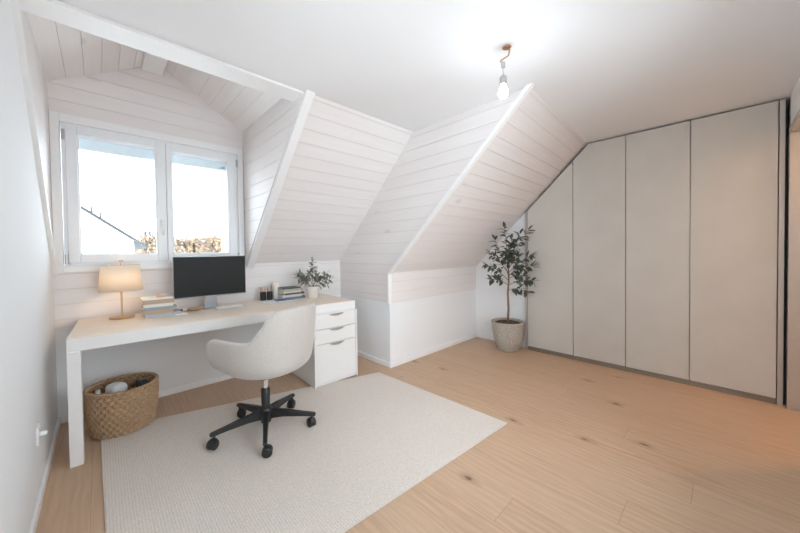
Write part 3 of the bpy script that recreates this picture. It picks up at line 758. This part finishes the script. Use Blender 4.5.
dp = thing('desk_plant', 'small bushy green plant in a pale pot on the right end of the desk', 'potted plant', (1.872, -.342, T))
bm = B(); lathe(bm, [(0, 0), (.052, 0), (.056, .004), (.072, .118), (.073, .124), (.066, .124), (.062, .10), (0, .10)], 36, cap=False); obj('pot', bm, M['potw'], dp, 'auto')
bm = B(); lathe(bm, [(.064, .105), (.03, .110), (0, .111)], 24, cap=False); obj('soil', bm, M['soil'], dp, True)
bw, bl = B(), B(); rr = random.Random(3)
for a, b_, z1, n in [(.0, 0, .40, 15), (.03, .03, .30, 10), (-.13, .0, .27, 13), (-.16, .03, .25, 12), (-.10, -.06, .24, 11), (.14, .0, .28, 13), (.18, -.03, .22, 11), (.11, .05, .24, 11), (-.05, .07, .27, 10), (.06, -.07, .25, 10), (-.12, -.03, .21, 9), (.15, -.04, .17, 9)]:
    spray(bl, bw, tp(a * .1, b_ * .1, .105), tp(a * 1.08, b_ * .6, z1), int(n * 1.5), .060, .026, rr, .02, .0026, .3)
obj('stems', bw, M['bark'], dp, True); obj('foliage', bl, M['leaf2'], dp, True)

# ------------------------------------------------------------------ bare bulb on the ceiling
pb = thing('pendant_bulb', 'bare lit bulb hanging on its wire from the ceiling', 'light bulb', (1.905, -2.508, H))
bm = B(); lathe(bm, [(0, -.001), (.022, -.001), (.025, -.005), (.021, -.008), (.016, -.004), (0, -.004)], 28, cx=.72 * .020, cy=-.693 * .020, cap=False); obj('ceiling_ring', bm, M['copper'], pb, 'auto')
bm = B()
P_ = [tp(.032, 0, -.004), tp(.036, 0, -.022), tp(.030, 0, -.050), tp(.004, 0, -.066), tp(-.012, 0, -.076), tp(-.014, 0, -.086)]
tube(bm, P_, .0045, 8); obj('cable', bm, M['copper'], pb, True)
bm = B(); box(bm, -.012, .010, -.008, .008, -.118, -.086, .003); tube(bm, [(-.004, 0, -.116), (0, 0, -.145), (0, 0, -.165)], .002, 6); obj('terminal_block', bm, plain('grey_connector', (.45, .43, .42), .5), pb, 'auto')
bm = B(); lathe(bm, [(0, -.160), (.012, -.162), (.0195, -.172), (.0205, -.214), (.018, -.216), (0, -.216)], 20); obj('lamp_holder', bm, M['steel'], pb, 'auto')
bm = B(); lathe(bm, [(0, -.214), (.013, -.215), (.015, -.222), (.022, -.238), (.0262, -.256), (.025, -.271), (.016, -.284), (0, -.288)], 24); obj('bulb', bm, emit('white_bulb', (.80, .90, 1), 95), pb, True)

# ------------------------------------------------------------------ socket on the left wall
sk = thing('wall_socket', 'white wall socket with a plug low on the left wall', 'socket', (0, -.975, .335))
bm = B(); box(bm, .0, .010, -.042, .042, -.042, .042, .003); obj('plate', bm, M['frame'], sk)
bm = B(); tube(bm, [(.008, .0, 0), (.024, 0, 0), (.034, 0, -.003)], [.013, .013, .009], 16); obj('plug', bm, M['frame'], sk, 'auto')

# ------------------------------------------------------------------ outside the window
GZ = -5.5
bm = B(); box(bm, -70, 60, .5, 120, GZ - .2, GZ); g = struct('ground', bm, plain('pale_bounce_ground', (.74, .74, .74), .95))  # unseen ground, coloured pale to bounce daylight up into the dormer
hs = thing('neighbour_house', 'white neighbouring house with a sloping roof edge seen through the left pane', 'house', (-1.0, 15, GZ))
def verge(x): return 8.868 - .793 * (x - .582)
bm = B(); prism(bm, [(-9, 0), (2.35, 0), (2.35, verge(2.35) - .12), (-3, verge(-3) - .12), (-9, verge(3.0) - .12)], 'y', 0, 9); obj('wall', bm, plain('white_render', (.86, .85, .84), .9), hs)
bm = B()
prism(bm, [(2.78, verge(2.78) - .11), (2.78, verge(2.78)), (-3, verge(-3)), (-9.4, verge(3.3)), (-9.4, verge(3.3) - .12), (-3, verge(-3) - .13)], 'y', -.4, 9.4); obj('roof', bm, plain('roof_tiles', (.03, .03, .03), .8), hs)
for x in (1.04, 1.30):
    bm = B(); tube(bm, [(x, -.2, verge(x) - .05), (x, -.2, verge(x) + .24)], .035, 8); obj('vent_pipe', bm, plain('zinc', (.05, .055, .06), .5), hs)
rr = random.Random(11)
h2 = thing('far_house', 'distant house with a pale roof and two chimneys beyond the trees', 'house', (6.5, 44, GZ))
bm = B(); box(bm, -4, 5, 0, 8, 0, 6.3); obj('wall', bm, plain('sand_render', (.10, .07, .045), .9), h2)
bm = B(); prism(bm, [(-.6, 6.2), (4, 8.45), (8.6, 6.2)], 'x', -4.4, 5.4); obj('roof', bm, plain('clay_roof', (.10, .07, .048), .9), h2)
for x in (-2.2, -1.75):
    bm = B(); box(bm, x, x + .26, 3.4, 3.9, 8.0, 9.7); obj('chimney', bm, plain('chimney_brick', (.06, .055, .055), .9), h2)
TL = ['brown tree beyond the left pane, beside the end of the white house roof', 'tan tree beyond the right pane, leftmost of the trees there', 'tan tree beyond the right pane, second from the left there', 'tan tree beyond the right pane, third from the left there', 'tan tree beyond the right pane, rightmost, close to the shutter rail']
for i, (x, y, hgt) in enumerate([(2.95, 29, 8.5), (5.25, 28.5, 8.3), (6.6, 31.2, 8.5), (7.45, 28.5, 8.35), (8.75, 31.2, 8.55)]):
    t_ = thing('autumn_tree', TL[i], 'tree', (x, y, GZ), rr.uniform(0, 6), 'trees beyond the window')
    bw, bl = B(), B(); R_ = .95
    tube(bw, [(0, 0, 0), (.05, 0, hgt * .3), (0, .05, hgt * .7)], [.14, .11, .05], 6)
    for k in range(120):
        a = rr.uniform(0, 2 * PI); s_ = Vector((0, 0, hgt * rr.uniform(.55, .93))); r_ = R_ * rr.uniform(.3, 1) ** .5
        en = Vector((r_ * math.cos(a), r_ * math.sin(a), min(hgt - .25 * (r_ / R_) ** 2 - rr.random() * .1, s_.z + rr.uniform(.3, 1.2))))
        tube(bw, [s_, s_.lerp(en, .5) + Vector((0, 0, .08)), en], [.035, .02, .008], 4)
        for m_ in range(9):
            p_ = s_.lerp(en, rr.uniform(.45, 1)); leaf(bl, p_, Vector((rr.gauss(0, 1), rr.gauss(0, 1), rr.gauss(0, 1))), Vector((.1, .2, 1)), .26, .15)
    obj('branches', bw, plain('twig_bark', (.10, .07, .05), .9), t_, True); obj('foliage', bl, plain('dry_leaves', (.34, .235, .14), .9, var=.3, nscale=3), t_)

# ------------------------------------------------------------------ light
w = bpy.data.worlds.new('overcast_sky'); scene.world = w; w.use_nodes = True; nt = w.node_tree
bgn = nt.nodes['Background']; bgn.inputs[0].default_value = (.82, .91, 1.0, 1); bgn.inputs[1].default_value = 9.0
def portal(name, loc, rot, sx, sy):
    l = bpy.data.lights.new(name, 'AREA'); l.shape = 'RECTANGLE'; l.size = sx; l.size_y = sy; l.cycles.is_portal = True
    o = bpy.data.objects.new(name, l); o.location = loc; o.rotation_euler = rot; link(o)
portal('dormer_window_portal', (.65, .46, 1.69), (-PI / 2, 0, 0), 1.3, 1.2)
portal('fill_window_left_portal', (-.62, (GY0 + GY1) / 2, (GZ0 + GZ1) / 2), (0, -PI / 2, 0), GZ1 - GZ0, GY1 - GY0)
portal('fill_window_rear_portal', ((WX0 + WX1) / 2, YR - .15, (WZ0 + WZ1) / 2), (PI / 2, 0, 0), WX1 - WX0, WZ1 - WZ0)
l = bpy.data.lights.new('hall_lamp', 'POINT'); l.energy = 22; l.color = (1, .62, .36); l.shadow_soft_size = .12
o = bpy.data.objects.new('hall_lamp', l); o.location = (3.80, -4.40, 2.22); link(o)

# ------------------------------------------------------------------ camera
cam = bpy.data.cameras.new('camera'); co = bpy.data.objects.new('camera', cam); link(co)
f, yaw, pt_, rl, py = 311.55, -.766, -.0182, -.0126, -9.8182
cam.sensor_fit = 'HORIZONTAL'; cam.sensor_width = 36; cam.lens = f / 800 * 36; cam.shift_y = py / 800; cam.clip_start = .02; cam.clip_end = 400
F = Vector((-math.sin(yaw) * math.cos(pt_), math.cos(yaw) * math.cos(pt_), math.sin(pt_)))
Rv = Vector((math.cos(yaw), math.sin(yaw), 0)); U = Rv.cross(F)
R2 = Rv * math.cos(rl) + U * math.sin(rl); U2 = -Rv * math.sin(rl) + U * math.cos(rl)
m3 = Matrix((R2, U2, -F)).transposed().to_4x4(); m3.translation = (.24927, -3.372915, 1.239)
co.matrix_world = m3
scene.camera = co

scene.view_settings.view_transform = 'Standard'; scene.view_settings.look = 'None'; scene.view_settings.gamma = 1
scene.view_settings.use_curve_mapping = False; scene.view_settings.exposure = -0.06
scene.cycles.max_bounces = 12; scene.cycles.diffuse_bounces = 8; scene.cycles.transparent_max_bounces = 12; scene.cycles.sample_clamp_indirect = 6
scene.cycles.use_denoising = True
